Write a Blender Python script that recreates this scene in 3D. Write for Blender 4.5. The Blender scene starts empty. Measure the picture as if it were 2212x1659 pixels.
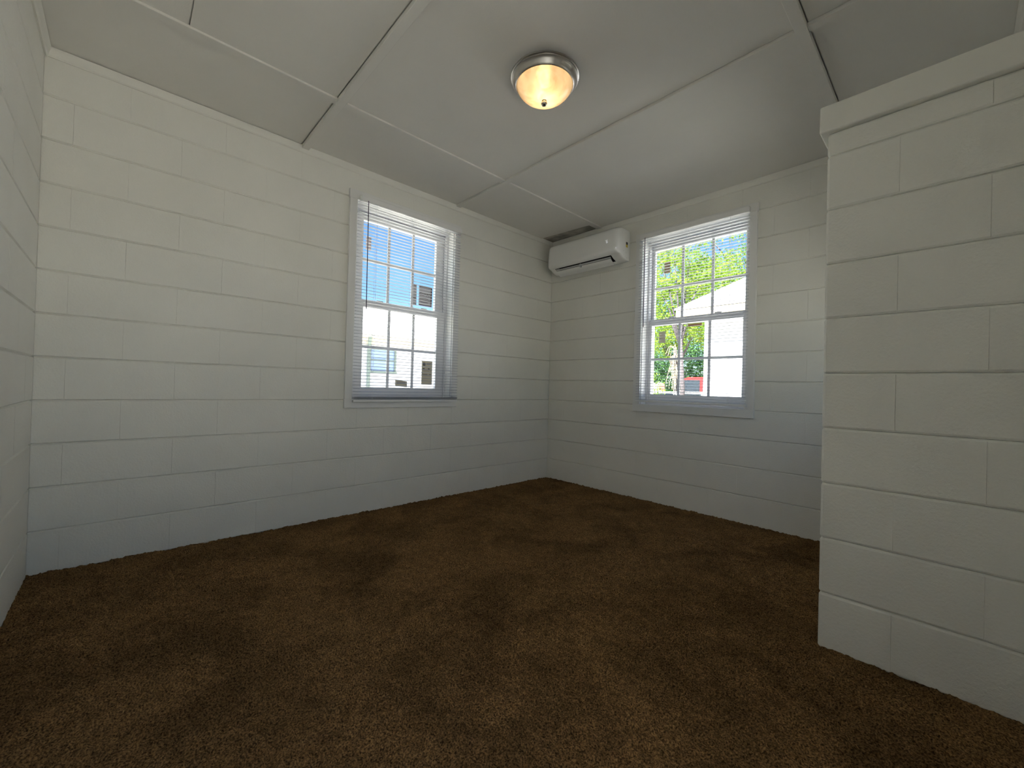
import bpy, bmesh, math, random
import numpy as np
from mathutils import Vector, Matrix

S = bpy.context.scene
COL = S.collection

# ------------------------------------------------------------------ camera
CAM = Vector((2.8993, -3.2457, 0.9323))
yaw, pitch, roll, fpx = 0.8182, 0.008, 0.0269, 895.45
Fv = Vector((-math.sin(yaw)*math.cos(pitch), math.cos(yaw)*math.cos(pitch), math.sin(pitch)))
Rv = Vector((math.cos(yaw), math.sin(yaw), 0)); Uv = Rv.cross(Fv)
R2 = math.cos(roll)*Rv + math.sin(roll)*Uv; U2 = -math.sin(roll)*Rv + math.cos(roll)*Uv
cd = bpy.data.cameras.new('camera'); cam = bpy.data.objects.new('camera', cd); COL.objects.link(cam)
m = Matrix.Identity(4)
for i in range(3):
    m[i][0] = R2[i]; m[i][1] = U2[i]; m[i][2] = -Fv[i]; m[i][3] = CAM[i]
cam.matrix_world = m
cd.sensor_width = 36; cd.lens = 36*fpx/2212; cd.clip_start = 0.01; cd.clip_end = 400
S.camera = cam

# ------------------------------------------------------------------ light and exposure
SUN_DIR = Vector((0.08, -0.60, 0.79)).normalized()      # towards the sun
SUN_STRENGTH = 30.0
SKY_STRENGTH = 0.24
LAMP_POWER = 5.8
EXPOSURE = 0.27

w = bpy.data.worlds.new('world'); S.world = w; w.use_nodes = True
nt = w.node_tree; nt.nodes.clear()
sky = nt.nodes.new('ShaderNodeTexSky'); sky.sky_type = 'NISHITA'; sky.sun_disc = False
sky.sun_elevation = math.asin(SUN_DIR.z); sky.sun_rotation = math.atan2(SUN_DIR.x, SUN_DIR.y)
sky.altitude = 1200; sky.air_density = 1.0; sky.dust_density = 0.2; sky.ozone_density = 2.5
hs = nt.nodes.new('ShaderNodeHueSaturation'); hs.inputs['Saturation'].default_value = 1.15
bg = nt.nodes.new('ShaderNodeBackground'); bg.inputs['Strength'].default_value = SKY_STRENGTH
wo = nt.nodes.new('ShaderNodeOutputWorld')
nt.links.new(sky.outputs[0], hs.inputs['Color']); nt.links.new(hs.outputs[0], bg.inputs['Color'])
nt.links.new(bg.outputs[0], wo.inputs['Surface'])

sl = bpy.data.lights.new('sun', 'SUN'); sl.energy = SUN_STRENGTH; sl.angle = 0.0095; sl.color = (1, .985, .95)
sun = bpy.data.objects.new('sun', sl); COL.objects.link(sun)
sun.rotation_euler = SUN_DIR.to_track_quat('Z', 'Y').to_euler(); sun.location = (0, -20, 20)

S.view_settings.view_transform = 'Standard'; S.view_settings.look = 'None'
S.view_settings.exposure = EXPOSURE; S.view_settings.gamma = 1; S.view_settings.use_curve_mapping = False
cy = S.cycles
cy.max_bounces = 8; cy.diffuse_bounces = 6; cy.use_adaptive_sampling = False; cy.use_light_tree = True; cy.glossy_bounces = 4; cy.transmission_bounces = 8
cy.transparent_max_bounces = 24; cy.sample_clamp_indirect = 30; cy.use_denoising = True
cy.caustics_reflective = False; cy.caustics_refractive = False

# ------------------------------------------------------------------ materials
def srgb(r, g, b):
    return tuple(((c/255)/12.92 if c/255 <= .04045 else ((c/255+.055)/1.055)**2.4) for c in (r, g, b)) + (1,)

def mat(name, col, rough=.6, metal=0., spec=.5, bump=None, var=None, coat=0.):
    """bump = (scale, strength, distance) or list of them; var = (scale, amount)"""
    M = bpy.data.materials.new(name); M.use_nodes = True
    n = M.node_tree.nodes; l = M.node_tree.links; b = n['Principled BSDF']
    b.inputs['Roughness'].default_value = rough; b.inputs['Metallic'].default_value = metal
    b.inputs['Specular IOR Level'].default_value = spec; b.inputs['Coat Weight'].default_value = coat
    c = tuple(col)[:3] + (1,)
    b.inputs['Base Color'].default_value = c
    geo = n.new('ShaderNodeNewGeometry')
    if var:
        t = n.new('ShaderNodeTexNoise'); t.inputs['Scale'].default_value = var[0]; t.inputs['Detail'].default_value = 4
        r = n.new('ShaderNodeMapRange'); r.inputs['From Min'].default_value = .3; r.inputs['From Max'].default_value = .7
        r.inputs['To Min'].default_value = 1-var[1]; r.inputs['To Max'].default_value = 1+var[1]*.4
        x = n.new('ShaderNodeVectorMath'); x.operation = 'SCALE'; x.inputs[0].default_value = c[:3]
        l.new(geo.outputs['Position'], t.inputs['Vector']); l.new(t.outputs['Fac'], r.inputs['Value'])
        l.new(r.outputs['Result'], x.inputs['Scale']); l.new(x.outputs['Vector'], b.inputs['Base Color'])
    if bump:
        if not isinstance(bump, list): bump = [bump]
        prev = None
        for sc, st, di in bump:
            t = n.new('ShaderNodeTexNoise'); t.inputs['Scale'].default_value = sc; t.inputs['Detail'].default_value = 3
            u = n.new('ShaderNodeBump'); u.inputs['Strength'].default_value = st; u.inputs['Distance'].default_value = di
            l.new(geo.outputs['Position'], t.inputs['Vector']); l.new(t.outputs['Fac'], u.inputs['Height'])
            if prev: l.new(prev.outputs['Normal'], u.inputs['Normal'])
            prev = u
        l.new(prev.outputs['Normal'], b.inputs['Normal'])
    return M

WALL = (.876, .868, .808)
M_wall = mat('painted_block', WALL, .62, spec=.3, bump=[(18, .25, .006), (110, .5, .003), (420, .5, .0012)], var=(2.5, .04))
M_ceil = mat('painted_ceiling_board', (.855, .838, .79), .62, spec=.3, bump=[(7, .2, .01), (260, .35, .001)], var=(1.6, .05))
M_trim = mat('painted_trim', (.87, .86, .80), .45, spec=.4, bump=[(40, .25, .002)])
M_casing = mat('painted_casing', (.86, .86, .84), .4, spec=.45, bump=[(30, .2, .002)])
M_shade = mat('shade_toned_board', (.60, .57, .50), .9, var=(9, .5))  # darker colour stands for the shade in the ceiling corner recess
M_vinyl = mat('white_vinyl', (.84, .84, .85), .35, spec=.5)
M_track = mat('grey_track', (.36, .37, .40), .5)
M_slat = mat('white_slat', (.52, .53, .56), .35, spec=.5)
M_cord = mat('white_cord', (.8, .8, .8), .8)
M_wand = mat('dark_wand', (.12, .10, .14), .25, spec=.6)
M_ac = mat('ac_white_plastic', (.90, .90, .88), .22, spec=.5, coat=.3)
M_acd = mat('ac_dark_slot', (.012, .012, .014), .6)
M_acg = mat('ac_grey_plastic', (.52, .53, .53), .35)
M_mark = mat('lit_display_mark', (.95, .95, .95), .5)
M_mark.node_tree.nodes['Principled BSDF'].inputs['Emission Color'].default_value = (.9, .95, 1, 1)
M_mark.node_tree.nodes['Principled BSDF'].inputs['Emission Strength'].default_value = .35
M_rail = mat('white_blind_rail', (.88, .88, .87), .35)
M_yellow = mat('yellow_sticker', (.62, .44, .03), .5)
M_black = mat('black_ink', (.02, .02, .02), .5)
M_nickel = mat('brushed_nickel', (.56, .53, .49), .34, metal=1.)
M_paper = mat('tan_paper', srgb(214, 205, 178), .8)
M_paper2 = mat('grey_paper', srgb(205, 203, 205), .8)
M_paper3 = mat('orange_paper', srgb(214, 165, 120), .8)
M_ink = mat('faded_ink', srgb(90, 84, 80), .8)
M_inkb = mat('brown_ink', srgb(110, 85, 80), .8)
M_siding = mat('white_stucco', (.72, .73, .78), .8, bump=(30, .3, .01))
M_frieze = mat('cream_fascia', srgb(226, 214, 190), .7)
M_roof = mat('white_metal_roof', (.83, .84, .85), .4, var=(.8, .06))
M_winb = mat('blue_window_glass', srgb(150, 172, 215), .15, spec=.8)
M_pipe = mat('green_grey_pipe', srgb(120, 132, 125), .6)
M_ground = mat('dry_grass_ground', (.54, .52, .46), .95, var=(.7, .2), bump=(6, .4, .05))
M_bark = mat('grey_bark', srgb(78, 72, 74), .9, bump=(14, .8, .03))
M_twig = mat('pale_dead_twig', srgb(214, 196, 160), .9)
M_red = mat('red_car_paint', srgb(214, 40, 38), .3, coat=.6)
M_cream = mat('cream_panel', srgb(240, 232, 205), .5)
M_white = mat('white_car_paint', (.8, .8, .8), .3, coat=.5)
M_tire = mat('black_rubber', (.02, .02, .02), .8)
M_dglass = mat('dark_car_glass', (.03, .04, .05), .1)

def leaf_mat(name, a, b_):
    M = bpy.data.materials.new(name); M.use_nodes = True
    n = M.node_tree.nodes; l = M.node_tree.links; n.clear()
    g = n.new('ShaderNodeNewGeometry'); t = n.new('ShaderNodeTexNoise'); t.inputs['Scale'].default_value = 1.3
    r = n.new('ShaderNodeValToRGB'); r.color_ramp.elements[0].position = .35; r.color_ramp.elements[1].position = .65
    r.color_ramp.elements[0].color = a; r.color_ramp.elements[1].color = b_
    d = n.new('ShaderNodeBsdfDiffuse'); tr = n.new('ShaderNodeBsdfTranslucent'); mx = n.new('ShaderNodeMixShader')
    mx.inputs[0].default_value = .4; o = n.new('ShaderNodeOutputMaterial')
    l.new(g.outputs['Position'], t.inputs['Vector']); l.new(t.outputs['Fac'], r.inputs['Fac'])
    l.new(r.outputs[0], d.inputs[0]); l.new(r.outputs[0], tr.inputs[0])
    l.new(d.outputs[0], mx.inputs[1]); l.new(tr.outputs[0], mx.inputs[2]); l.new(mx.outputs[0], o.inputs[0])
    return M
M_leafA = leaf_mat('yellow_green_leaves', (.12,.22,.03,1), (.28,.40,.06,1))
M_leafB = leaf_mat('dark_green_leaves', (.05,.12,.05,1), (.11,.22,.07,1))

def glass_mat():
    M = bpy.data.materials.new('window_glass'); M.use_nodes = True
    n = M.node_tree.nodes; l = M.node_tree.links; n.clear()
    t = n.new('ShaderNodeBsdfTransparent'); t.inputs[0].default_value = (.96, .98, .97, 1)
    g = n.new('ShaderNodeBsdfGlossy'); g.inputs['Roughness'].default_value = .02
    f = n.new('ShaderNodeFresnel'); f.inputs[0].default_value = 1.3
    mx = n.new('ShaderNodeMixShader'); o = n.new('ShaderNodeOutputMaterial')
    l.new(f.outputs[0], mx.inputs[0]); l.new(t.outputs[0], mx.inputs[1]); l.new(g.outputs[0], mx.inputs[2]); l.new(mx.outputs[0], o.inputs[0])
    return M
M_glass = glass_mat()

def bowl_mat():
    M = bpy.data.materials.new('alabaster_glass'); M.use_nodes = True
    n = M.node_tree.nodes; l = M.node_tree.links; n.clear()
    g = n.new('ShaderNodeNewGeometry'); t = n.new('ShaderNodeTexNoise'); t.inputs['Scale'].default_value = 9
    t.inputs['Detail'].default_value = 3; t.inputs['Distortion'].default_value = 1.5
    r = n.new('ShaderNodeValToRGB'); r.color_ramp.elements[0].position = .3; r.color_ramp.elements[1].position = .6
    r.color_ramp.elements[0].color = (.31, .235, .16, 1); r.color_ramp.elements[1].color = (.42, .37, .29, 1)
    tl = n.new('ShaderNodeBsdfTranslucent'); d = n.new('ShaderNodeBsdfDiffuse'); tp = n.new('ShaderNodeBsdfTransparent')
    gl = n.new('ShaderNodeBsdfGlossy'); gl.inputs['Roughness'].default_value = .15
    fr = n.new('ShaderNodeFresnel'); fr.inputs[0].default_value = 1.45
    m1 = n.new('ShaderNodeMixShader'); m1.inputs[0].default_value = .45
    m2 = n.new('ShaderNodeMixShader'); m2.inputs[0].default_value = .16
    m3 = n.new('ShaderNodeMixShader'); o = n.new('ShaderNodeOutputMaterial')
    l.new(g.outputs['Position'], t.inputs['Vector']); l.new(t.outputs['Fac'], r.inputs['Fac'])
    l.new(r.outputs[0], tl.inputs[0]); l.new(r.outputs[0], d.inputs[0]); l.new(r.outputs[0], tp.inputs[0])
    l.new(tl.outputs[0], m1.inputs[1]); l.new(d.outputs[0], m1.inputs[2])
    l.new(m1.outputs[0], m2.inputs[1]); l.new(tp.outputs[0], m2.inputs[2])
    l.new(fr.outputs[0], m3.inputs[0]); l.new(m2.outputs[0], m3.inputs[1]); l.new(gl.outputs[0], m3.inputs[2]); l.new(m3.outputs[0], o.inputs[0])
    return M
M_bowl = bowl_mat()
M_bulb = bpy.data.materials.new('lit_bulb'); M_bulb.use_nodes = True
_b = M_bulb.node_tree.nodes['Principled BSDF']; _b.inputs['Emission Color'].default_value = (1, .75, .4, 1); _b.inputs['Emission Strength'].default_value = 10

def carpet_mat():
    M = bpy.data.materials.new('brown_pile'); M.use_nodes = True
    n = M.node_tree.nodes; l = M.node_tree.links; b = n['Principled BSDF']
    b.inputs['Roughness'].default_value = 1; b.inputs['Specular IOR Level'].default_value = .05
    g = n.new('ShaderNodeNewGeometry')
    def noise(sc, det, dist=0):
        t = n.new('ShaderNodeTexNoise'); t.inputs['Scale'].default_value = sc; t.inputs['Detail'].default_value = det
        t.inputs['Distortion'].default_value = dist
        l.new(g.outputs['Position'], t.inputs['Vector']); return t
    big = noise(3.2, 5, .6); mid = noise(22, 3); fine = noise(210, 2)
    def rng(t, a, b2, lo, hi):
        r = n.new('ShaderNodeMapRange'); r.inputs['From Min'].default_value = a; r.inputs['From Max'].default_value = b2
        r.inputs['To Min'].default_value = lo; r.inputs['To Max'].default_value = hi; l.new(t.outputs['Fac'], r.inputs['Value']); return r
    r1 = rng(big, .34, .60, .66, 1.10); r2 = rng(mid, .3, .7, .84, 1.12); r3 = rng(fine, .32, .68, .25, 1.6)
    m1 = n.new('ShaderNodeMath'); m1.operation = 'MULTIPLY'; m2 = n.new('ShaderNodeMath'); m2.operation = 'MULTIPLY'
    l.new(r1.outputs[0], m1.inputs[0]); l.new(r2.outputs[0], m1.inputs[1]); l.new(m1.outputs[0], m2.inputs[0]); l.new(r3.outputs[0], m2.inputs[1])
    x = n.new('ShaderNodeVectorMath'); x.operation = 'SCALE'; x.inputs[0].default_value = (.200, .116, .049)
    l.new(m2.outputs[0], x.inputs['Scale']); l.new(x.outputs[0], b.inputs['Base Color'])
    u = n.new('ShaderNodeBump'); u.inputs['Strength'].default_value = .7; u.inputs['Distance'].default_value = .004
    l.new(fine.outputs['Fac'], u.inputs['Height']); l.new(u.outputs[0], b.inputs['Normal'])
    return M
M_carpet = carpet_mat()

# ------------------------------------------------------------------ object helpers
def tag(o, label=None, cat=None, group=None, kind=None):
    if label: o['label'] = label
    if cat: o['category'] = cat
    if group: o['group'] = group
    if kind: o['kind'] = kind
    return o
def thing(name, label, cat, loc=(0, 0, 0), group=None, kind=None):
    o = bpy.data.objects.new(name, None); COL.objects.link(o); o.location = loc; o.empty_display_size = .1
    return tag(o, label, cat, group, kind)
def root_loc(p):
    v = Vector((0, 0, 0))
    while p is not None:
        v += p.location; p = p.parent
    return v
def link_mesh(name, me, parent=None, loc=None, rotz=0):
    o = bpy.data.objects.new(name, me); COL.objects.link(o)
    if parent is not None: o.parent = parent
    if loc is not None: o.location = Vector(loc) - root_loc(parent)
    if rotz: o.rotation_euler.z = rotz
    return o

class MB:
    def __init__(s): s.bm = bmesh.new()
    def box(s, a, b, bev=0, seg=1):
        a = Vector(a); b = Vector(b); lo = Vector((min(a[i], b[i]) for i in range(3))); hi = Vector((max(a[i], b[i]) for i in range(3)))
        r = bmesh.ops.create_cube(s.bm, size=1, matrix=Matrix.Translation((lo+hi)/2) @ Matrix.Diagonal(((hi-lo).x, (hi-lo).y, (hi-lo).z, 1)))
        if bev:
            es = {e for v in r['verts'] for e in v.link_edges}
            bmesh.ops.bevel(s.bm, geom=list(es), offset=bev, segments=seg, affect='EDGES', profile=.5)
        return s
    def bar(s, p, q, w_, h_, up=(0, 0, 1)):
        p = Vector(p); q = Vector(q); d = (q-p); L = d.length; d.normalize(); up = Vector(up)
        sx = d.cross(up)
        if sx.length < 1e-4: sx = d.cross(Vector((1, 0, 0)))
        sx.normalize(); uz = sx.cross(d)
        M = Matrix((( *[0]*4,),)*4) if False else Matrix.Identity(4)
        for i in range(3):
            M[i][0] = sx[i]*w_; M[i][1] = d[i]*L; M[i][2] = uz[i]*h_; M[i][3] = ((p+q)/2)[i]
        bmesh.ops.create_cube(s.bm, size=1, matrix=M); return s
    def tube(s, pts, rad, n=8):
        pts = [Vector(p) for p in pts]; rad = rad if isinstance(rad, (list, tuple)) else [rad]*len(pts); rings = []
        for i, p in enumerate(pts):
            d = (pts[min(i+1, len(pts)-1)] - pts[max(i-1, 0)]).normalized()
            a = d.orthogonal().normalized() if i == 0 else (rings_a - d*rings_a.dot(d)).normalized()
            rings_a = a; b = d.cross(a)
            rings.append([s.bm.verts.new(p + (a*math.cos(2*math.pi*k/n) + b*math.sin(2*math.pi*k/n))*rad[i]) for k in range(n)])
        for i in range(len(rings)-1):
            for k in range(n):
                s.bm.faces.new((rings[i][k], rings[i][(k+1) % n], rings[i+1][(k+1) % n], rings[i+1][k]))
        s.bm.faces.new(rings[0][::-1]); s.bm.faces.new(rings[-1]); return s
    def lathe(s, c, prof, n=48):
        c = Vector(c); rings = []
        for r, z in prof:
            if r < 1e-6: rings.append([s.bm.verts.new(c+Vector((0, 0, z)))])
            else: rings.append([s.bm.verts.new(c+Vector((r*math.cos(2*math.pi*k/n), r*math.sin(2*math.pi*k/n), z))) for k in range(n)])
        for A, B in zip(rings, rings[1:]):
            for k in range(n):
                k2 = (k+1) % n
                if len(A) == 1 and len(B) == 1: continue
                if len(A) == 1: s.bm.faces.new((A[0], B[k2], B[k]))
                elif len(B) == 1: s.bm.faces.new((A[k], A[k2], B[0]))
                else: s.bm.faces.new((A[k], A[k2], B[k2], B[k]))
        return s
    def prism(s, prof, axis_from, axis_to, fn):
        """prof: list of 2-D points; fn(t, p) -> 3-D point; caps both ends"""
        A = [s.bm.verts.new(fn(axis_from, p)) for p in prof]; B = [s.bm.verts.new(fn(axis_to, p)) for p in prof]
        n = len(prof)
        for k in range(n): s.bm.faces.new((A[k], A[(k+1) % n], B[(k+1) % n], B[k]))
        s.bm.faces.new(A[::-1]); s.bm.faces.new(B); return s
    def build(s, name, material, parent=None, smooth=False, kind=None, angle=None):
        bmesh.ops.recalc_face_normals(s.bm, faces=s.bm.faces)
        off = root_loc(parent)
        if off.length > 0: bmesh.ops.translate(s.bm, verts=s.bm.verts, vec=-off)
        me = bpy.data.meshes.new(name); s.bm.to_mesh(me); s.bm.free(); me.materials.append(material)
        if smooth:
            for p in me.polygons: p.use_smooth = True
            if angle:
                try: me.set_sharp_from_angle(angle=math.radians(angle))
                except Exception: pass
        o = bpy.data.objects.new(name, me); COL.objects.link(o)
        if parent is not None: o.parent = parent
        if kind: o['kind'] = kind
        return o

# ------------------------------------------------------------------ room shell
H = 2.452; LA = 3.551; W = 3.07; CH = .2032; BL = .4064; T = .20
PX, PY = 2.5616, -1.3378          # outer corner of the short wing wall
W1 = (-2.075, -1.245, 4*CH, 11*CH)     # opening of window 1 on the left wall (y0,y1,z0,z1)
W2 = (1.055, 1.875, 4*CH, 11*CH)       # opening of window 2 on the back wall (x0,x1,z0,z1)

rng = random.Random(4)
block_cache = {}
def block_mesh(L, Hh, D=.03, bh=.0062, bv=.0004, dr=.0095):
    key = (round(L, 4), round(Hh, 4), D)
    if key in block_cache: return block_cache[key]
    v = []; x, z = L/2, Hh/2
    for (sx, sz) in ((-1, -1), (1, -1), (1, 1), (-1, 1)): v.append((sx*(x-bv), 0, sz*(z-bh)))
    for (sx, sz) in ((-1, -1), (1, -1), (1, 1), (-1, 1)): v.append((sx*x, dr, sz*z))
    for (sx, sz) in ((-1, -1), (1, -1), (1, 1), (-1, 1)): v.append((sx*x, D, sz*z))
    f = [(0, 1, 2, 3)]
    for k in range(4):
        k2 = (k+1) % 4
        f.append((k, k+4, k2+4, k2)); f.append((k+4, k+8, k2+8, k2+4))
    f.append((11, 10, 9, 8))
    me = bpy.data.meshes.new('block'); me.from_pydata(v, [], f); me.materials.append(M_wall); me.update()
    bm = bmesh.new(); bm.from_mesh(me); bmesh.ops.recalc_face_normals(bm, faces=bm.faces); bm.to_mesh(me); bm.free()
    block_cache[key] = me; return me

def lay_blocks(parent, a0, a1, place, rotz, off_even, off_odd, hole=None):
    """blocks along a coordinate from a0 to a1; place(a, z, d) -> world point at depth d behind the face"""
    ncr = 13
    for k in range(ncr):
        z0 = k*CH; z1 = min((k+1)*CH, H+.001)
        if z1 - z0 < .02: continue
        spans = [(a0, a1)]
        if hole and z0 >= hole[2]-.01 and z1 <= hole[3]+.01: spans = [(a0, hole[0]), (hole[1], a1)]
        off = off_odd if k % 2 else off_even
        for s0, s1 in spans:
            n0 = math.floor((s0-off)/BL); cuts = [s0]
            j = off + (n0+1)*BL
            while j < s1 - .005:
                if j > s0 + .005: cuts.append(j)
                j += BL
            cuts.append(s1)
            for c0, c1 in zip(cuts, cuts[1:]):
                me = block_mesh(c1-c0, z1-z0)
                link_mesh('block', me, parent, place((c0+c1)/2, (z0+z1)/2, rng.uniform(0, .0009)), rotz)

def slab(name, pieces, material=M_wall, label=None):
    mb = MB()
    for a, b in pieces: mb.box(a, b)
    return tag(mb.build(name, material), label, None, None, 'structure')

bk = .012   # masonry backing starts this far behind the block faces
E = T + .02
wl = slab('wall_left', [((-E, -LA-E, -.4), (-bk, W1[0], H+.1)), ((-E, W1[1], -.4), (-bk, E, H+.1)),
                        ((-E, W1[0], -.4), (-bk, W1[1], W1[2])), ((-E, W1[0], W1[3]), (-bk, W1[1], H+.1))],
          label='long painted white block wall at left, with the blue-sky window')
lay_blocks(wl, -LA, 0, lambda a, z, d: (-d, a, z), math.pi/2, -2.232, -2.441, W1)
wb = slab('wall_back', [((-bk, bk, -.4), (W2[0], E, H+.1)), ((W2[1], bk, -.4), (W+E, E, H+.1)),
                        ((W2[0], bk, -.4), (W2[1], E, W2[2])), ((W2[0], bk, W2[3]), (W2[1], E, H+.1))],
          label='painted white block wall carrying the air conditioner and the tree-view window')
lay_blocks(wb, 0, W, lambda a, z, d: (a, d, z), 0, .815, .612, W2)
wf = slab('wall_front', [((-bk, -LA-E, -.4), (W+E, -LA-bk, H+.1))], label='brighter white block wall at the extreme left edge')
lay_blocks(wf, 0, W, lambda a, z, d: (a, -LA-d, z), math.pi, .2, .4)
D1 = (-1.00, -.42, 4*CH, 8*CH)      # unseen window added behind the wing wall for extra daylight
D2 = (-3.38, -2.79, -.01, 10*CH)      # unseen outside door added behind the camera to brighten the room
wr = slab('wall_right', [((W+bk, -LA-bk, -.4), (W+E, D2[0], H+.1)), ((W+bk, D2[1], -.4), (W+E, D1[0], H+.1)), ((W+bk, D1[1], -.4), (W+E, bk, H+.1)),
                         ((W+bk, D2[0], D2[3]), (W+E, D2[1], H+.1)), ((W+bk, D1[0], D1[3]), (W+E, D1[1], H+.1)),
                         ((W+bk, D2[0], -.4), (W+E, D2[1], -.012)), ((W+bk, D1[0], -.4), (W+E, D1[1], D1[2]))], label='white block wall behind the short wing wall')
pr_ = lambda a, z, d: (W+d, a, z)
lay_blocks(wr, -LA, -2.0, pr_, -math.pi/2, -2.2, -2.4, D2)
lay_blocks(wr, -2.0, 0, pr_, -math.pi/2, -2.2, -2.4, D1)
w3 = thing('window_3', 'unseen small fixed window added behind the wing wall to let in daylight', None, (W+.05, D1[0], D1[2]), kind='structure')
for a_, b_ in (((W-.015, D1[0]-.05, D1[2]-.05), (W+T, D1[0]+.02, D1[3]+.05)), ((W-.015, D1[1]-.02, D1[2]-.05), (W+T, D1[1]+.05, D1[3]+.05)),
               ((W-.015, D1[0]+.02, D1[3]-.02), (W+T, D1[1]-.02, D1[3]+.05)), ((W-.015, D1[0]+.02, D1[2]-.05), (W+T, D1[1]-.02, D1[2]+.02))):
    MB().box(a_, b_).build('window_frame', M_casing, w3)
mb_ = MB(); mb_.bm.faces.new([mb_.bm.verts.new(q) for q in ((W+.1, D1[0], D1[2]), (W+.1, D1[1], D1[2]), (W+.1, D1[1], D1[3]), (W+.1, D1[0], D1[3]))])
mb_.build('pane', M_glass, w3)
for DO, lab in ((D2, 'unseen open outside door added behind the camera to let in daylight'),):
    dr_ = thing('added_door', lab, None, (W+E, DO[0], 0), kind='structure')
    MB().box((W-.015, DO[0]-.06, 0), (W+E, DO[0]+.02, DO[3]+.06)).build('door_frame', M_casing, dr_)
    MB().box((W-.015, DO[1]-.02, 0), (W+E, DO[1]+.06, DO[3]+.06)).build('door_frame', M_casing, dr_)
    MB().box((W-.015, DO[0]+.02, DO[3]-.02), (W+E, DO[1]-.02, DO[3]+.06)).build('door_frame', M_casing, dr_)
    wd = DO[1]-DO[0]
    MB().box((W+E, DO[0]-.05, .01), (W+E+wd, DO[0]-.01, DO[3]-.03), .003).build('door_leaf', M_casing, dr_)
    kn = MB(); kn.tube([(W+E+wd-.06, DO[0]-.01, 1.0), (W+E+wd-.06, DO[0]+.05, 1.0)], .025, 12); kn.build('door_knob', M_nickel, dr_)

# short wing wall at the right, topped by a wide cap board
PT = PY + .20; PZ = 9.42*CH
wp = slab('wall_partition', [((PX+.012, PY+.012, -.05), (W, PT-.012, PZ-.004))], label='short white block wing wall at right, capped by a board')
def wing_block(x0, x1, z0, z1, end):
    bm = bmesh.new()
    bmesh.ops.create_cube(bm, size=1, matrix=Matrix.Diagonal((x1-x0, PT-PY, z1-z0, 1)))
    es = []
    for e in bm.edges:
        c = (e.verts[0].co+e.verts[1].co)/2; d = (e.verts[0].co-e.verts[1].co)
        horiz = abs(c.z) > (z1-z0)/2*.9
        if horiz and abs(d.x) > .01: es.append(e)
        elif end and c.x < -(x1-x0)/2*.9: es.append(e)
    bmesh.ops.bevel(bm, geom=es, offset=.0085, segments=2, affect='EDGES', profile=.45)
    if not end:
        bmesh.ops.bevel(bm, geom=[e for e in bm.edges if abs(e.verts[0].co.x-e.verts[1].co.x) < 1e-5 and (e.verts[0].co.x+e.verts[1].co.x)/2 < -(x1-x0)/2*.99 and abs(e.verts[0].co.z-e.verts[1].co.z) > .05], offset=.0022, segments=1, affect='EDGES')
    me = bpy.data.meshes.new('block'); bm.to_mesh(me); bm.free(); me.materials.append(M_wall)
    link_mesh('block', me, wp, ((x0+x1)/2, (PY+PT)/2 + rng.uniform(-.0012, .0012), (z0+z1)/2))
for k in range(10):
    z0, z1 = k*CH, min((k+1)*CH, PZ)
    cuts = [PX, PX+.2, PX+.2+BL] if k % 2 == 0 else [PX, PX+BL, W]
    cuts = [c for c in cuts if c < W-.01] + [W]
    for i, (a, b) in enumerate(zip(cuts, cuts[1:])): wing_block(a, b, z0, z1, i == 0)
cap = MB().box((PX-.022, PY-.022, PZ), (W, PT+.022, PZ+.10), .006, 3)
cap.build('cap_board', M_trim, wp, smooth=False)

# floor slab and pile carpet
slab('floor', [((-E, -LA-E, -.2), (W+E, E, -.012))], M_trim, 'concrete slab under the brown carpet')
def carpet():
    nx, ny = 560, 640
    xs = np.linspace(0.0, W, nx); ys = np.linspace(-LA, 0.0, ny)
    X, Y = np.meshgrid(xs, ys, indexing='ij')
    r = np.random.RandomState(3)
    z = r.normal(0, 1, (nx, ny))
    def blur(a, k):
        for _ in range(k):
            a = (a + np.roll(a, 1, 0) + np.roll(a, -1, 0) + np.roll(a, 1, 1) + np.roll(a, -1, 1))/5
        return a
    f = blur(z, 1); f /= f.std(); g = blur(r.normal(0, 1, (nx, ny)), 12); g /= g.std()
    Z = .006 + .0026*f + .0016*g
    X = X + r.normal(0, .0012, X.shape); Y = Y + r.normal(0, .0012, Y.shape)
    X[0, :] = 0; X[-1, :] = W; Y[:, 0] = -LA; Y[:, -1] = 0
    co = np.stack([X, Y, Z], -1).reshape(-1, 3).astype(np.float32)
    idx = np.arange(nx*ny).reshape(nx, ny)
    q = np.stack([idx[:-1, :-1], idx[1:, :-1], idx[1:, 1:], idx[:-1, 1:]], -1).reshape(-1, 4)
    me = bpy.data.meshes.new('carpet'); me.vertices.add(len(co)); me.vertices.foreach_set('co', co.ravel())
    me.loops.add(q.size); me.loops.foreach_set('vertex_index', q.ravel().astype(np.int32))
    me.polygons.add(len(q)); me.polygons.foreach_set('loop_start', np.arange(0, q.size, 4, dtype=np.int32))
    me.update(calc_edges=True); me.materials.append(M_carpet)
    o = bpy.data.objects.new('carpet', me); COL.objects.link(o)
    tag(o, 'mottled brown wall-to-wall pile carpet covering the floor', 'carpet', None, 'stuff')
carpet()

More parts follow.
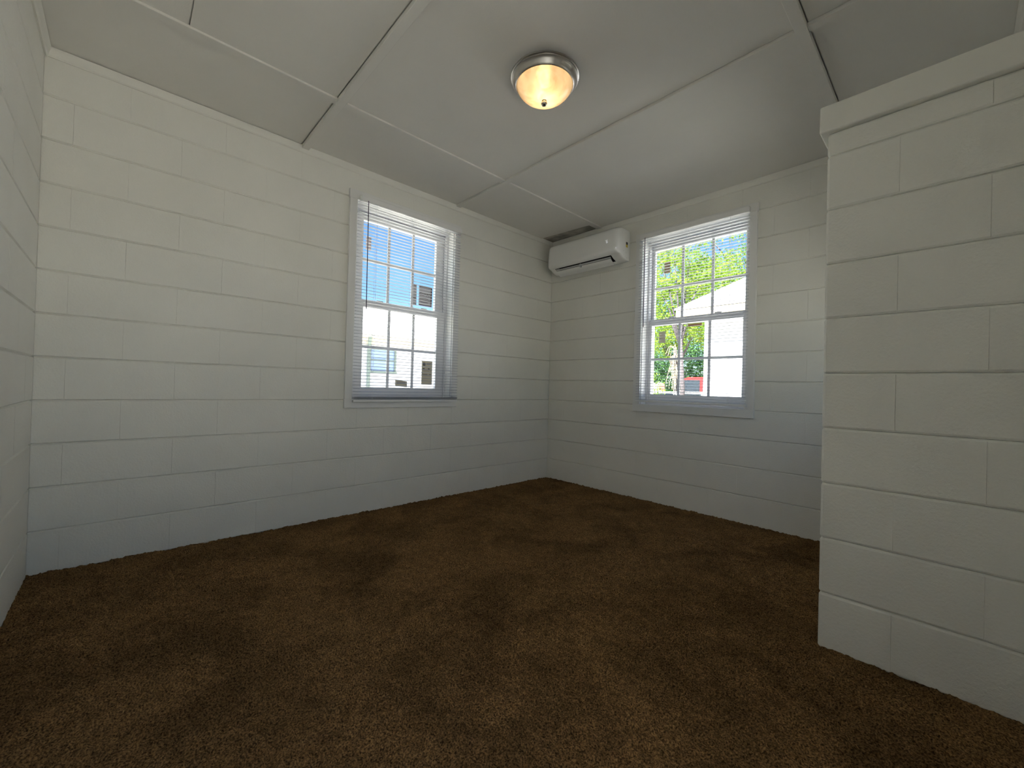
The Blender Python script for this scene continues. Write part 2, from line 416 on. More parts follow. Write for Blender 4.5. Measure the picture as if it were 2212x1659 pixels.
# ceiling: board panels and battens are parts of the ceiling
ceil = slab('ceiling', [((-E, -LA-E, H+.022), (W+E, E, H+.12))], M_ceil, 'low painted board ceiling with battens around the flush lamp')
xb = [0, .602, 2.449, W]; yb = [0, -1.2235, -2.428, -LA]
pr = random.Random(8)
for i in range(3):
    for j in range(3):
        x0, x1, y1_, y0_ = xb[i]+.0015, xb[i+1]-.0015, yb[j]-.0015, yb[j+1]+.0015
        if j == 1: y1_ = -1.243-.0035      # gaps added on the shadow side of some battens to darken their edge
        if j == 2: y1_ = -2.449-.006
        if i == 2: x0 = 2.469+.005
        dz = {(1, 1): .001, (0, 1): .0, (0, 2): .004, (1, 2): .001}.get((i, j), pr.uniform(0, .003))
        if (i, j) == (0, 0):      # corner panel stops short of the back wall and sags a little
            y1_ = -.165
            MB().box((x0, -.165, H+.007), (x1, -.0, H+.022)).build('ceiling_panel', M_shade, ceil)
            mb = MB(); mb.box((x0, y0_, H), (x1, y1_, H+.010))
            for v in mb.bm.verts:
                if v.co.y > -.3: v.co.z -= .006; v.co.y += (-.03 if v.co.x < .3 else .02)
            mb.build('ceiling_panel', M_ceil, ceil); continue
        if (i, j) == (1, 2):      # a butt joint in this bay
            MB().box((x0, -3.076, H+dz), (x1, y1_, H+.022)).build('ceiling_panel', M_ceil, ceil)
            MB().box((x0, y0_, H+dz+.001), (x1, -3.081, H+.022)).build('ceiling_panel', M_ceil, ceil); continue
        MB().box((x0, y0_, H+dz), (x1, y1_, H+.022)).build('ceiling_panel', M_ceil, ceil)
bt = .020
MB().box((.577, -LA, H-.009), (.627, -.0, H+.004), .001).build('batten', M_ceil, ceil)
MB().box((2.427, -LA, H-bt), (2.469, -.0, H+.004), .0015).build('batten', M_ceil, ceil)
MB().box((0, -2.449, H-bt), (W, -2.407, H+.004), .0015).build('batten', M_ceil, ceil)
MB().box((0, -1.243, H-.013), (W, -1.203, H+.004), .0012).build('batten', M_ceil, ceil)

# crown trim along the walls
def crown(name, fn, a0, a1, label):
    prof = [(0, 0), (0, -.040), (.007, -.042), (.013, -.036), (.020, -.012), (.022, 0)]
    mb = MB(); mb.prism(prof, a0, a1, fn); tag(mb.build(name, M_trim), label, None, None, 'structure')
crown('trim_1', lambda t, p: (p[0], t, H+p[1]), -LA, 0, 'thin painted trim strip along the top of the long left wall')
crown('trim_2', lambda t, p: (t, -p[0], H+p[1]), 0, W, 'thin painted trim strip above the air conditioner')
crown('trim_3', lambda t, p: (t, -LA+p[0], H+p[1]), 0, W, 'trim strip at the ceiling in the top left corner')
crown('trim_4', lambda t, p: (W-p[0], t, H+p[1]), -LA, 0, 'trim strip at the ceiling in the top right corner')

# ------------------------------------------------------------------ windows
# local frame: a = along the wall, d = depth out of the room (positive = outdoors), z = up
def window(idx, P3, op, gl0, gl1, zdiv_u, casing, label, blab):
    """P3(a, d, z) -> world; op = opening; gl0, gl1 = sides of the daylight glass"""
    a0, a1, z0, z1 = op
    root = thing('window_%d' % idx, label, None, P3((a0+a1)/2, 0, z0), kind='structure')
    def bx(mb, lo, hi, bev=0): return mb.box(P3(*lo), P3(*hi), bev)
    # lining boards of the reveal
    mb = MB(); th = .004
    bx(mb, (a0, -.002, z0), (a0+th, T, z1)); bx(mb, (a1-th, -.002, z0), (a1, T, z1))
    bx(mb, (a0, -.002, z1-th), (a1, T, z1)); bx(mb, (a0, -.002, z0), (a1, T, z0+th))
    mb.build('window_frame', M_casing, root)
    c0, c1, cz0, cz1 = casing
    inn0, inn1, inz0, inz1 = a0-.002, a1+.002, z0+.006, z1-.012
    mb = MB(); bx(mb, (c0, -.019, inz0), (inn0, -.0, inz1), .0015); mb.build('casing', M_casing, root)
    mb = MB(); bx(mb, (inn1, -.019, inz0), (c1, -.0, inz1), .0015); mb.build('casing', M_casing, root)
    mb = MB(); bx(mb, (c0-.004, -.020, inz1), (c1+.002, -.0, cz1), .0015); mb.build('casing', M_casing, root)
    mb = MB(); bx(mb, (c0-.002, -.020, cz0), (c1+.002, -.0, inz0), .0015); mb.build('casing', M_casing, root)
    # vinyl outer frame with track
    dU0, dU1, dL0, dL1 = .118, .150, .082, .114
    fo = .018
    mb = MB(); bx(mb, (a0+th, .072, z0+th), (a0+fo, .160, z1-th)); bx(mb, (a1-fo, .072, z0+th), (a1-th, .160, z1-th))
    bx(mb, (a0+fo, .072, z1-fo-.008), (a1-fo, .160, z1-th)); bx(mb, (a0+fo, .072, z0+th), (a1-fo, .160, z0+fo))
    mb.build('window_frame', M_vinyl, root)
    mb = MB(); bx(mb, (a0+fo-.001, .1145, z0+fo), (a0+fo+.003, .1175, z1-fo)); bx(mb, (a1-fo-.003, .1145, z0+fo), (a1-fo+.001, .1175, z1-fo))
    mb.build('track', M_track, root)
    zr0, zr1 = 1.497, 1.553
    gT, gB = 2.150, .905
    def sash(name, d0, d1, za, zb, ga, gb, zc):
        s0, s1 = a0+fo+.002, a1-fo-.002
        mb = MB()
        bx(mb, (s0, d0, za), (gl0, d1, zb), .002); bx(mb, (gl1, d0, za), (s1, d1, zb), .002)
        bx(mb, (gl0-.002, d0, gb), (gl1+.002, d1, zb), .002); bx(mb, (gl0-.002, d0, za), (gl1+.002, d1, ga), .002)
        so = mb.build(name, M_vinyl, root)
        gm = (d0+d1)/2; cols = [gl0 + (gl1-gl0)*k/3 for k in range(4)]; rows = [ga, zc, gb]; mw = .0105
        for k in (1, 2):
            mb = MB(); bx(mb, (cols[k]-mw, gm-.004, ga), (cols[k]+mw, gm+.004, gb)); mb.build('muntin', M_vinyl, so)
        mb = MB(); bx(mb, (gl0, gm-.0045, zc-mw), (gl1, gm+.0045, zc+mw)); mb.build('muntin', M_vinyl, so)
        for k in range(3):
            for r_ in range(2):
                mb = MB(); x0, x1 = cols[k]+(mw if k else 0), cols[k+1]-(mw if k < 2 else 0)
                y0, y1 = rows[r_]+(mw if r_ else 0), rows[r_+1]-(mw if r_ < 1 else 0)
                p = [P3(x0, gm, y0), P3(x1, gm, y0), P3(x1, gm, y1), P3(x0, gm, y1)]
                mb.bm.faces.new([mb.bm.verts.new(q) for q in p]); mb.build('pane', M_glass, so)
        return so
    sash('upper_sash', dU0, dU1, zr0+.002, z1-fo-.009, zr1, gT, zdiv_u)
    lo = sash('lower_sash', dL0, dL1, z0+fo+.001, zr1-.004, gB, zr0, 1.205)
    mb = MB(); bx(mb, (a0+.20, .070, zr1-.012), (a0+.25, .083, zr1+.004), .002); bx(mb, (a1-.25, .070, zr1-.012), (a1-.20, .083, zr1+.004), .002)
    mb.build('sash_lock', M_vinyl, root)
    return root

P_left = lambda a, d, z: (-d, a, z)
P_back = lambda a, d, z: (a, d, z)
window(1, P_left, W1, -1.972, -1.338, 1.862, (-2.130, -1.190, .757, 2.287),
       'white double-hung grid window on the left wall, blue sky above a white roof', '')
window(2, P_back, W2, 1.098, 1.824, 1.822, (.990, 1.936, .757, 2.285),
       'white double-hung grid window beside the air conditioner, trees outside', '')

def blind(P3, a0, a1, hr, zt, zb, wand_a, wand_z, cords, label, lift):
    root = thing('window_blind', label, 'window blind', P3((a0+a1)/2, -.05, zb), group='open white mini blinds')
    mb = MB(); mb.box(P3(hr[0], -.024, zt), P3(hr[1], -.054, zt+.038), .002); mb.build('headrail', M_rail, root)
    pitch_ = .0225; n = int((zt - .010 - zb - lift)/pitch_)
    wdt = .0255; prof = []
    # curved slat, nearly flat open, room edge a touch lower
    th = .0006; tilt = math.radians(6)
    tops = []
    for k in range(5):
        u = (k/4-.5)*wdt; c = .0022*(1-(2*k/4-1)**2)
        tops.append((u*math.cos(tilt) - c*math.sin(tilt), c*math.cos(tilt) + u*math.sin(tilt)))
    prof = tops + [(a, b-th) for a, b in reversed(tops)]
    mb = MB()
    off = Vector(P3((a0+a1)/2, -.0385, 0))
    mb.prism(prof, a0, a1, lambda t, p: Vector(P3(t, -.0385+p[0], p[1])) - off)
    bmesh.ops.recalc_face_normals(mb.bm, faces=mb.bm.faces)
    me = bpy.data.meshes.new('slat'); mb.bm.to_mesh(me); mb.bm.free(); me.materials.append(M_slat)
    zs = [zt - .012 - pitch_*k for k in range(n)]
    zl = zs[-1]; k = 0
    while zl - .006 > zb + .020 and k < 4:      # a few spare slats bunched on the bottom rail
        k += 1; zs.append(zb + .016 + .005*k)
    for z in zs: link_mesh('slat', me, root, Vector((off.x, off.y, z)))
    mb = MB(); mb.box(P3(a0, -.026, zb), P3(a1, -.052, zb+.016), .003, 2); mb.build('bottom_rail', M_rail, root)
    for c in cords:
        mb = MB()
        mb.tube([P3(c, -.0250, zb+.012), P3(c, -.0250, zt)], .0008, 5)
        mb.tube([P3(c, -.0520, zb+.012), P3(c, -.0520, zt)], .0008, 5)
        mb.build('ladder_cord', M_cord, root)
    mb = MB(); mb.tube([P3(wand_a, -.060, zt+.004), P3(wand_a, -.062, zt-.012), P3(wand_a+.004, -.064, wand_z)], .0032, 6)
    mb.build('wand', M_wand, root, smooth=True)
blind(P_left, -2.082, -1.203, (-2.064, -1.200), 2.213, .800, -2.018, 1.455, (-1.945, -1.655, -1.345),
      'open white mini blind on the left window, dark wand at its left', .0)
blind(P_back, 1.033, 1.893, (1.045, 1.893), 2.222, .838, 1.096, 1.470, (1.148, 1.462, 1.767),
      'open white mini blind over the tree-view window beside the air conditioner', .0)

# stickers stuck on the glass
def sticker(P3, d, a0, a1, z0, z1, mtl, name, label, extra=None, skew=0):
    root = thing(name, label, 'sticker', P3((a0+a1)/2, d, z0))
    mb = MB(); mb.box(P3(a0, d, z0), P3(a1, d+.0012, z1))
    if skew:
        for v in mb.bm.verts:
            v.co.z += skew*((v.co.x+v.co.y) - (P3((a0+a1)/2, d, 0)[0]+P3((a0+a1)/2, d, 0)[1]))
    mb.build('paper', mtl, root)
    if extra: extra(root)
    return root
def lines(P3, d, rects, mtl, root, name='printing'):
    mb = MB()
    for a0, a1, z0, z1 in rects: mb.box(P3(a0, d-.0006, z0), P3(a1, d, z1))
    mb.build(name, mtl, root, kind='stuff' if len(rects) > 1 else None)
def text(P3, d, body, a, z, size, mtl, root, name='lettering', rotz=0, squeeze=1.):
    cu = bpy.data.curves.new(name, 'FONT'); cu.body = body; cu.size = size; cu.extrude = .0002; cu.align_x = 'LEFT'
    cu.materials.append(mtl); o = bpy.data.objects.new(name, cu); COL.objects.link(o); o.parent = root
    o.rotation_euler = (math.pi/2, 0, rotz); o.scale.x = squeeze
    o.location = Vector(P3(a, d-.0008, z)) - root_loc(root)
    bpy.context.view_layer.update()
    me = bpy.data.meshes.new_from_object(o); o2 = bpy.data.objects.new(name, me); COL.objects.link(o2); o2.parent = root
    o2.location = o.location; o2.rotation_euler = o.rotation_euler; o2.scale = o.scale; o2['kind'] = 'stuff'
    bpy.data.objects.remove(o)
GU, GL = .1315, .0955      # just inside the panes of upper and lower sash
def ex_tall(r):
    lines(P_left, GU, [(-1.374, -1.362, 1.600, 1.752), (-1.487, -1.364, 1.745, 1.752), (-1.48, -1.40, 1.650, 1.653), (-1.486, -1.37, 1.632, 1.638), (-1.47, -1.40, 1.617, 1.620), (-1.487, -1.362, 1.592, 1.597)], M_inkb, r)
    text(P_left, GU, 'GUARD', -1.482, 1.672, .036, M_ink, r, rotz=math.pi/2, squeeze=.85)
sticker(P_left, GU, -1.487, -1.362, 1.590, 1.756, M_paper2, 'window_sticker', 'grey rectangular sticker with brown edge, right side of the left window upper sash', ex_tall)
sticker(P_left, GU, -1.548, -1.508, 1.582, 1.756, M_paper2, 'window_sticker', 'narrow grey sticker strip beside the larger rectangular sticker, left window', lambda r: lines(P_left, GU, [(-1.547, -1.512, 1.745, 1.751), (-1.547, -1.515, 1.640, 1.645), (-1.545, -1.515, 1.60, 1.604)], M_inkb, r))
sticker(P_left, GU, -1.945, -1.905, 1.935, 2.035, mat('faded_pink_paper', srgb(236, 222, 224), .8), 'window_sticker', 'faded pinkish sticker high at the left edge of the left window')
def ex_nf(r):
    lines(P_left, GL, [(-1.452, -1.430, 1.092, 1.116)], M_black, r, 'emblem')
    lines(P_left, GL, [(-1.447, -1.435, 1.098, 1.111)], M_paper, r, 'emblem')
    lines(P_left, GL, [(-1.418, -1.372, 1.110, 1.113), (-1.418, -1.380, 1.102, 1.104), (-1.455, -1.37, 1.083, 1.085), (-1.452, -1.435, 1.063, 1.070), (-1.405, -1.385, 1.063, 1.070), (-1.455, -1.37, 1.052, 1.0535), (-1.452, -1.39, 1.045, 1.047), (-1.455, -1.405, 1.018, 1.022), (-1.395, -1.37, 1.018, 1.022), (-1.45, -1.375, 1.008, 1.0095), (-1.45, -1.375, .985, .986), (-1.45, -1.375, .965, .966)], M_ink, r)
sticker(P_left, GL, -1.462, -1.362, .935, 1.130, M_paper, 'rating_label', 'tall tan energy rating label at the lower right of the left window', ex_nf)
def ex_sm(r): lines(P_left, GL, [(-1.68, -1.60, .952, .955), (-1.68, -1.61, .944, .947), (-1.68, -1.60, .936, .938)], M_ink, r)
sticker(P_left, GL, -1.695, -1.592, .915, .963, M_paper, 'window_sticker', 'small crooked tan sticker at the bottom middle of the left window', ex_sm, -.12)
sticker(P_back, GU, 1.176, 1.228, 1.948, 2.040, mat('tan_card', srgb(190, 165, 135), .8), 'window_sticker', 'small tan sticker high at the left of the tree-view window')
sticker(P_back, GL, 1.405, 1.520, 1.463, 1.486, M_paper3, 'window_sticker', 'wide thin orange sticker just under the meeting rail, tree-view window', lambda r: lines(P_back, GL, [(1.415, 1.51, 1.473, 1.476)], M_inkb, r))
sticker(P_back, GL, 1.162, 1.218, 1.345, 1.440, M_paper, 'window_sticker', 'tan sticker at the upper left of the lower sash, tree-view window')

# ------------------------------------------------------------------ air conditioner
def aircon():
    r = thing('air_conditioner', 'white wall-mounted split air conditioner high in the far corner', 'air conditioner', (.51, 0, 2.07))
    x0, x1, zt, zb, dp = .108, .912, 2.345, 2.072, .205
    body = []
    # side profile (depth, z) from back bottom, clockwise round the front
    prof = [(0.0, zb+.004), (.0, zt)]
    prof += [(dp-.060, zt)]
    for k in range(1, 7):
        a = math.pi/2*k/6; prof.append((dp-.052-.0+.044*math.sin(a)-.004, zt-.044+.044*math.cos(a)))
    prof += [(dp-.004, 2.25), (dp, 2.20), (dp, 2.155)]
    for k in range(1, 7):
        a = math.pi/2*k/6; prof.append((dp-.040+.040*math.cos(a), 2.150-.040*math.sin(a)*.9))
    lip = (dp-.052, 2.112)
    prof_mid = prof + [(dp-.044, 2.112), (dp-.050, 2.116), (.110, 2.165), (.070, 2.125), (.066, 2.078), (.050, zb)]
    prof_end = prof + [(dp-.055, 2.108), (.120, 2.090), (.085, 2.078), (.050, zb)]
    fn = lambda t, p: (t, -p[0], p[1])
    mb = MB(); mb.prism(prof_mid, x0+.070, x1-.085, fn); mb.build('casing', M_ac, r, smooth=True, angle=35)
    for a, b in ((x0, x0+.070), (x1-.085, x1)):
        mb = MB(); n = len(prof_end); cxs = []
        ys = [p[0] for p in prof_end]; cz = 2.21; cyy = .09
        # rounded outer shoulder by shrinking the profile in steps
        steps = [(0, .84), (.006, .905), (.014, .95), (.026, .982), (.040, 1.0), (b-a, 1.0)] if a == x0 else None
        seq = [(a+s, f) for s, f in steps] if a == x0 else [(a, 1.0), (b-.045, 1.0), (b-.028, .982), (b-.014, .95), (b-.006, .905), (b, .84)]
        rings = []
        for xx, f in seq:
            rings.append([mb.bm.verts.new((xx, -(p[0]*f), cz+(p[1]-cz)*(f if f == 1 else 1-(1-f)*.22))) for p in prof_end])
        for A, B in zip(rings, rings[1:]):
            for k in range(n): mb.bm.faces.new((A[k], A[(k+1) % n], B[(k+1) % n], B[k]))
        mb.bm.faces.new(rings[0][::-1]); mb.bm.faces.new(rings[-1])
        mb.build('end_cap', M_ac, r, smooth=True, angle=40)
    mb = MB(); mb.prism([(dp-.053, 2.1165), (.112, 2.163), (.072, 2.124), (.070, 2.080), (.074, 2.080), (.078, 2.118), (.113, 2.152), (dp-.055, 2.112)], x0+.0705, x1-.0855, fn); mb.build('outlet_slot', M_acd, r)
    # open flap with its curved face, a thin vane behind and the centre bracket
    fl = [(dp-.066, 2.090), (dp-.076, 2.076), (dp-.098, 2.062), (.080, 2.048), (.078, 2.052), (dp-.101, 2.067), (dp-.080, 2.081), (dp-.070, 2.093)]
    mb = MB(); mb.prism(fl, x0+.078, x1-.100, fn); mb.build('flap', M_ac, r, smooth=True, angle=40)
    mb = MB(); mb.prism([(dp-.056, 2.104), (dp-.062, 2.093), (dp-.066, 2.094), (dp-.060, 2.106)], x0+.085, x1-.098, fn); mb.build('vane', M_acg, r)
    MB().box((.475, -.152, 2.078), (.492, -.128, 2.108), .002).build('bracket', M_acg, r)
    # front mark: ring with a small v above it, indicator dot
    mb = MB(); c = Vector((.812, -dp-.0006, 2.218)); n = 20
    for k in range(n):
        a0_, a1_ = 2*math.pi*k/n, 2*math.pi*(k+1)/n
        q = [c+Vector((rr*math.cos(a), 0, rr*math.sin(a))) for rr, a in ((.0085, a0_), (.0085, a1_), (.0055, a1_), (.0055, a0_))]
        mb.bm.faces.new([mb.bm.verts.new(v) for v in q])
    mb.bar(c+Vector((-.016, 0, .021)), c+Vector((-.006, 0, .010)), .001, .003, (0, 1, 0))
    mb.bar(c+Vector((.004, 0, .021)), c+Vector((-.004, 0, .010)), .001, .003, (0, 1, 0))
    mb.build('emblem', M_mark, r)
    MB().box((.900, -dp+.006, 2.145), (.905, -dp+.002, 2.157)).build('indicator', M_mark, r)
    # side label and screw holes
    lb = MB().box((x1-.0005, -.060, 2.190), (x1+.0008, -.032, 2.236)).build('side_label', M_yellow, r)
    MB().box((x1+.0005, -.060, 2.214), (x1+.0012, -.032, 2.236)).build('printing', M_black, lb)
    for y, z in ((-.098, 2.150), (-.055, 2.140), (-.045, 2.098)):
        mb = MB(); mb.tube([(x1-.002, y, z), (x1+.0009, y, z)], .0028, 8); mb.build('screw', M_acg, r)
aircon()

# ------------------------------------------------------------------ ceiling lamp
def lamp():
    c = Vector((1.512, -1.782, H))
    r = thing('ceiling_lamp', 'lit flush ceiling lamp with nickel ring and frosted glass bowl', 'ceiling lamp', c)
    prof = [(0, 0), (.160, 0), (.166, -.004), (.166, -.010), (.161, -.013), (.163, -.016), (.163, -.021), (.156, -.026),
            (.153, -.030), (.148, -.038), (.143, -.046), (.139, -.048), (.135, -.046), (.133, -.040), (.131, -.008), (0, -.006)]
    MB().lathe(c, prof, 64).build('ring', M_nickel, r, smooth=True, angle=40)
    b = [(.134, -.040), (.1355, -.046), (.134, -.053), (.128, -.066), (.116, -.080), (.100, -.093), (.081, -.104), (.058, -.112), (.032, -.1165), (.0, -.1175)]
    bi = [(p[0]*.975, p[1]+.003) for p in reversed(b)]
    MB().lathe(c, b, 64).build('glass_bowl', M_bowl, r, smooth=True)
    MB().lathe(c, [(0, -.112), (.012, -.1165), (.008, -.120), (.013, -.124), (.0155, -.131), (.013, -.138), (.006, -.142), (0, -.1425)], 20).build('finial', M_nickel, r, smooth=True)
    for k, (dx, dy) in enumerate(((.028, -.030), (-.040, .030))):
        p = c + Vector((dx, dy, -.060))
        MB().lathe(p, [(0, .024), (.010, .022), (.019, .010), (.022, -.002), (.018, -.014), (.010, -.021), (0, -.024)], 16).build('bulb', M_bulb, r, smooth=True)
        ld = bpy.data.lights.new('bulb_light', 'POINT'); ld.energy = LAMP_POWER; ld.shadow_soft_size = .026; ld.color = (1, .72, .42)
        lo = bpy.data.objects.new('bulb_light', ld); COL.objects.link(lo); lo.parent = r; lo.location = p - c + Vector((0, 0, -.001))
lamp()
for o in bpy.data.objects:
    if o.name.startswith('bulb') and o.type == 'MESH': o.visible_shadow = True

# ------------------------------------------------------------------ outdoors
GZ = -.35
MB().box((-80, -60, GZ-.3), (60, 90, GZ)).build('ground', M_ground, kind='structure')['label'] = 'ground outside the house'
# own roof overhang so the house shades the ground beside it
slab('roof', [((-.55, -LA-.35, H+.125), (W+.35, .45, H+.22))], M_roof, 'flat roof edge of this house')

def house1():
    r = thing('neighbour_house', 'long white house with a white metal roof, seen through the left window', 'house', (-9.1, 1.5, GZ))
    MB().box((-15.5, -9, GZ), (-9.1, 12, 2.40)).build('wall', M_siding, r)
    x_e, x_r, ze, zr = -8.74, -12.3, 2.40, 3.98
    mb = MB()
    mb.prism([(x_e, ze), (x_r, zr), (x_r-3.56, ze), (x_r-3.56, ze-.03), (x_r, zr-.05), (x_e, ze-.03)], -9.4, 12.4, lambda t, p: (p[0], t, p[1]))
    y = -9.3
    while y < 12.3:
        mb.bar((x_e-.005, y, ze+.008), (x_r, y, zr+.008), .05, .035); y += .30
    mb.build('roof', M_roof, r)
    MB().box((x_e+.03, -9.4, ze-.10), (x_e+.055, 12.4, ze-.02)).build('fascia', M_frieze, r)
    MB().box((-9.12, -9, ze-.30), (-9.06, 12, ze-.02)).build('frieze', M_frieze, r)
    for y0 in (2.14, -4.2, 7.2):
        wf_ = MB(); y1 = y0+.76
        for a, b in (((-9.11, y0-.06, 1.28), (-9.05, y0, 2.02)), ((-9.11, y1, 1.28), (-9.05, y1+.06, 2.02)), ((-9.11, y0, 1.96), (-9.05, y1, 2.02)), ((-9.11, y0-.08, 1.26), (-9.03, y1+.08, 1.32)), ((-9.11, y0, 1.63), (-9.06, y1, 1.67))): wf_.box(a, b)
        wo_ = wf_.build('window', M_pipe, r)
        MB().box((-9.095, y0, 1.32), (-9.085, y1, 1.96)).build('pane', M_winb, wo_)
    mb = MB(); mb.tube([(-8.72, 1.98, 2.38), (-8.80, 1.98, 2.25), (-9.02, 2.06, 2.02), (-9.03, 2.06, GZ)], .055, 8); mb.build('downpipe', M_pipe, r)
house1()
def house2():
    r = thing('neighbour_outbuilding', 'sunlit white building with a ribbed white roof, through the tree-view window', 'building', (4, 4.75, GZ))
    MB().box((-.35, 4.75, GZ), (12, 12.2, 2.50)).build('wall', M_siding, r)
    y_e, y_r, ze, zr, xl = 4.33, 8.4, 2.50, 3.96, -.75
    mb = MB()
    mb.prism([(y_e, ze), (y_r, zr), (2*y_r-y_e, ze), (2*y_r-y_e, ze-.03), (y_r, zr-.05), (y_e, ze-.03)], xl, 12.4, lambda t, p: (t, p[0], p[1]))
    x = xl+.12
    while x < 12.3:
        mb.bar((x, y_e-.005, ze+.008), (x, y_r, zr+.008), .05, .035); x += .30
    mb.build('roof', M_roof, r)
    MB().box((xl+.02, y_e+.03, ze-.15), (12.4, y_e+.055, ze-.02)).build('fascia', M_frieze, r)
    MB().box((xl+.02, y_e+.05, ze-.16), (12.4, 4.76, ze-.145)).build('soffit', M_frieze, r)
    mb = MB(); mb.prism([(4.75, 2.5), (8.4, 3.85), (12.1, 2.5)], -.345, -.20, lambda t, p: (t, p[0], p[1])); mb.build('gable', M_siding, r)
house2()

# trees: trunk with limbs, crown made of many small leaves
def leaves_mesh(name, blobs, n_per_m3, size, material, seed):
    r = np.random.RandomState(seed); P = []
    for (cx, cy_, cz, rx, rz) in blobs:
        n = int(n_per_m3*4.19*rx*rx*rz)
        v = r.normal(0, 1, (n, 3)); v /= np.linalg.norm(v, axis=1)[:, None]
        rad = r.uniform(.35, 1, n)**(1/2.2)
        p = v*rad[:, None]*np.array([rx, rx, rz]); p *= (1+.18*np.sin(v[:, :1]*7+v[:, 1:2]*5+v[:, 2:3]*9))
        P.append(p + np.array([cx, cy_, cz]))
    P = np.concatenate(P); n = len(P)
    a = r.normal(0, 1, (n, 3)); a /= np.linalg.norm(a, axis=1)[:, None]
    b = np.cross(a, r.normal(0, 1, (n, 3))); b /= np.linalg.norm(b, axis=1)[:, None]
    s = r.uniform(.6, 1.2, n)[:, None]*size
    co = np.stack([P-a*s, P-b*s*.45, P+a*s, P+b*s*.45], 1).reshape(-1, 3).astype(np.float32)
    me = bpy.data.meshes.new(name); me.vertices.add(len(co)); me.vertices.foreach_set('co', co.ravel())
    me.loops.add(n*4); me.loops.foreach_set('vertex_index', np.arange(n*4, dtype=np.int32))
    me.polygons.add(n); me.polygons.foreach_set('loop_start', np.arange(0, n*4, 4, dtype=np.int32))
    me.update(calc_edges=True); me.materials.append(material); return me
def tree(base, th, blobs, label, material, seed, dens=26, size=.085, tr=.16, group=None, cat='tree', name='leafy_tree'):
    r = thing(name, label, cat, base, group)
    rr = random.Random(seed); b = Vector(base)
    top = b + Vector((rr.uniform(-.3, .3), rr.uniform(-.3, .3), th))
    mb = MB(); mb.tube([b - Vector((0, 0, .1)), b.lerp(top, .5)+Vector((rr.uniform(-.1, .1), 0, 0)), top], [tr, tr*.8, tr*.6], 10)
    mb.build('trunk', M_bark, r, smooth=True)
    for (x, y, z, rx, rz) in blobs[:9]:
        e = Vector((x, y, z)); mid = top.lerp(e, .5)+Vector((0, 0, .15))
        mb = MB(); mb.tube([top-Vector((0, 0, .2)), mid, e], [tr*.45, tr*.3, tr*.1], 6); mb.build('branch', M_bark, r, smooth=True)
    me = leaves_mesh('foliage', blobs, dens, size, material, seed)
    o = bpy.data.objects.new('foliage', me); COL.objects.link(o); o.parent = r; o.location = -Vector(base); o['kind'] = 'stuff'
    return r
T1 = [(-2.9, 7.83, 4.7), (-2.57, 7.99, 4.87), (-2.39, 8.63, 4.78), (-2.05, 8.78, 4.34), (-2.94, 7.81, 3.91), (-2.5, 8.03, 3.88), (-2.26, 8.69, 3.7), (-2.81, 7.87, 3.11),
      (-2.26, 8.14, 2.90), (-1.98, 8.6, 2.83), (-1.71, 8.91, 4.05), (-2.63, 8.52, 5.62), (-3.43, 8.11, 5.43), (-3.09, 8.29, 5.54), (-2.97, 7.79, 2.55), (-3.6, 8.0, 4.6), (-3.7, 8.2, 3.6), (-3.4, 8.8, 4.0), (-2.8, 9.0, 4.2), (-1.6, 9.1, 4.6)]
tree((-2.14, 7.64, GZ), 2.7, [(x, y, z, .46, .36) for x, y, z in T1],
     'yellow-green tree with a grey trunk left of the white building', M_leafA, 11, dens=1500, size=.05, tr=.075)
T2 = [(-2.40, 12.99, 5.70), (-2.36, 13.0, 4.9), (-3.56, 12.6, 6.94), (-2.3, 13.0, 7.0), (-1.7, 13.2, 6.03), (-2.88, 12.8, 4.9), (-1.4, 13.4, 6.91), (-1.2, 13.5, 5.2), (-3.6, 12.7, 5.6), (-.5, 13.6, 5.8), (-.2, 13.8, 6.9)]
tree((-1.5, 14.6, GZ), 3.4, [(x, y, z, .66, .55) for x, y, z in T2],
     'bright green tree standing behind the white building roof', M_leafA, 12, dens=620, size=.065)
tree((-6.6, 17.0, GZ), 2.6, [(-7.4, 16, 4.0, 1.7, 1.4), (-5.8, 16.2, 4.4, 1.6, 1.3), (-6.6, 16.4, 6.4, 1.7, 1.3), (-5.0, 16.0, 6.0, 1.2, 1.0), (-8.4, 15.6, 5.4, 1.5, 1.3), (-4.9, 16, 4.2, 1.0, .9)],
     'large green tree farthest behind the parked red pickup', M_leafA, 13, dens=120, size=.10)
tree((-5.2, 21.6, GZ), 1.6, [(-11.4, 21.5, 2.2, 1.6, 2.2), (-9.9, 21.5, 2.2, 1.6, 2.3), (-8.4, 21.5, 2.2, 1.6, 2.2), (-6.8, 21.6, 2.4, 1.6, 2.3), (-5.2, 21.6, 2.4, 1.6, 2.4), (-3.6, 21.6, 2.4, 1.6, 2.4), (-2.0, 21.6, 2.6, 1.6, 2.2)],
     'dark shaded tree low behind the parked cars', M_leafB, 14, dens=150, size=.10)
tree((-1.58, 5.38, GZ), .5, [(-1.62, 5.35, .50, .34, .32), (-1.50, 5.25, .82, .20, .22), (-1.82, 5.5, 1.1, .26, .32), (-1.32, 5.35, .55, .22, .20)],
     'low yellow-green bush at the foot of the tree-view window', M_leafA, 15, dens=1800, size=.035, tr=.03, cat='bush', name='bush')

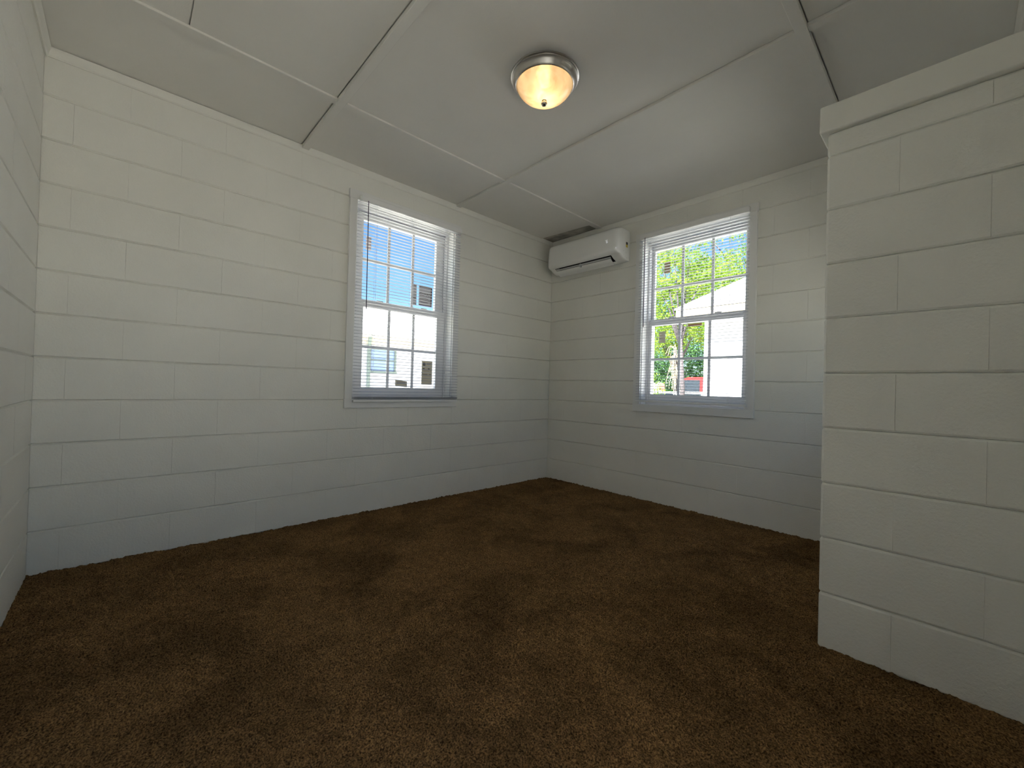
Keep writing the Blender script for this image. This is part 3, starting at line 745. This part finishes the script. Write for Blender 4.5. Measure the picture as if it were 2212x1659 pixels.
def twig():
    b = (-1.66, 6.22, GZ); r = thing('dead_shrub', 'pale bare drooping twigs hanging in front of the trees', 'shrub', b)
    rr = random.Random(5); mb = MB(); mb.tube([b, (-1.62, 6.22, .9), (-1.66, 6.25, 1.95)], [.010, .010, .008], 7); mb.build('trunk', M_twig, r)
    mb = MB()
    for k in range(40):
        z = rr.uniform(1.25, 2.0); a = rr.uniform(0, 6.283); L = rr.uniform(.06, .22)
        p0 = Vector((-1.65, 6.23, z)); p1 = p0+Vector((math.cos(a)*L*.6, math.sin(a)*L*.6, .04)); p2 = p0+Vector((math.cos(a)*L, math.sin(a)*L, -rr.uniform(.12, .36)))
        mb.tube([p0, p1, p2], [.006, .005, .0035], 4)
    mb.build('twigs', M_twig, r, kind='stuff')
twig()

def pickup(x, y, name, label, paint, cab_first=True):
    r = thing(name, label, 'vehicle', (x, y, GZ))
    X = lambda a: x+a
    prof = [(0, .45), (0, 1.20), (1.9, 1.20), (1.95, 1.78), (2.2, 1.86), (3.2, 1.86), (3.65, 1.25), (4.9, 1.15), (5.05, .95), (5.05, .45)]
    if not cab_first: prof = [(0, .40), (.05, .80), (.9, .90), (1.5, 1.28), (3.1, 1.30), (3.9, .95), (4.3, .85), (4.35, .40)]
    w_ = 1.8
    mb = MB(); mb.prism(prof, y, y+w_, lambda t, p: (X(p[0]), t, GZ+p[1])); mb.build('body', paint, r)
    if cab_first:
        MB().box((X(2.05), y-.012, GZ+1.30), (X(2.65), y-.002, GZ+1.75)).build('side_window', M_dglass, r)
        MB().box((X(2.75), y-.012, GZ+1.30), (X(3.25), y-.002, GZ+1.75)).build('side_window', M_dglass, r)
        MB().box((X(.25), y-.015, GZ+1.26), (X(1.0), y+.5, GZ+1.62), .02).build('cargo_box', M_cream, r)
        MB().box((X(-.02), y-.012, GZ+.62), (X(5.0), y-.002, GZ+.70)).build('side_stripe', M_white, r)
    else:
        MB().box((X(1.45), y-.012, GZ+.95), (X(2.25), y-.002, GZ+1.22)).build('side_window', M_dglass, r)
        MB().box((X(2.35), y-.012, GZ+.95), (X(3.05), y-.002, GZ+1.22)).build('side_window', M_dglass, r)
    L = prof[-1][0]
    for a in (.95, L-.9):
        wh = MB(); wh.tube([(X(a), y-.03, GZ+.34), (X(a), y+.2, GZ+.34)], .34, 20); wo_ = wh.build('wheel', M_tire, r)
        hb = MB(); hb.tube([(X(a), y-.04, GZ+.34), (X(a), y-.028, GZ+.34)], .18, 14); hb.build('hubcap', M_acg, wo_)
pickup(-6.35, 12.7, 'pickup_truck', 'red pickup truck parked beyond the trees, lower left of the tree-view window', M_red)
pickup(-5.3, 9.3, 'parked_car', 'white parked car just in front of the red pickup', M_white, False)
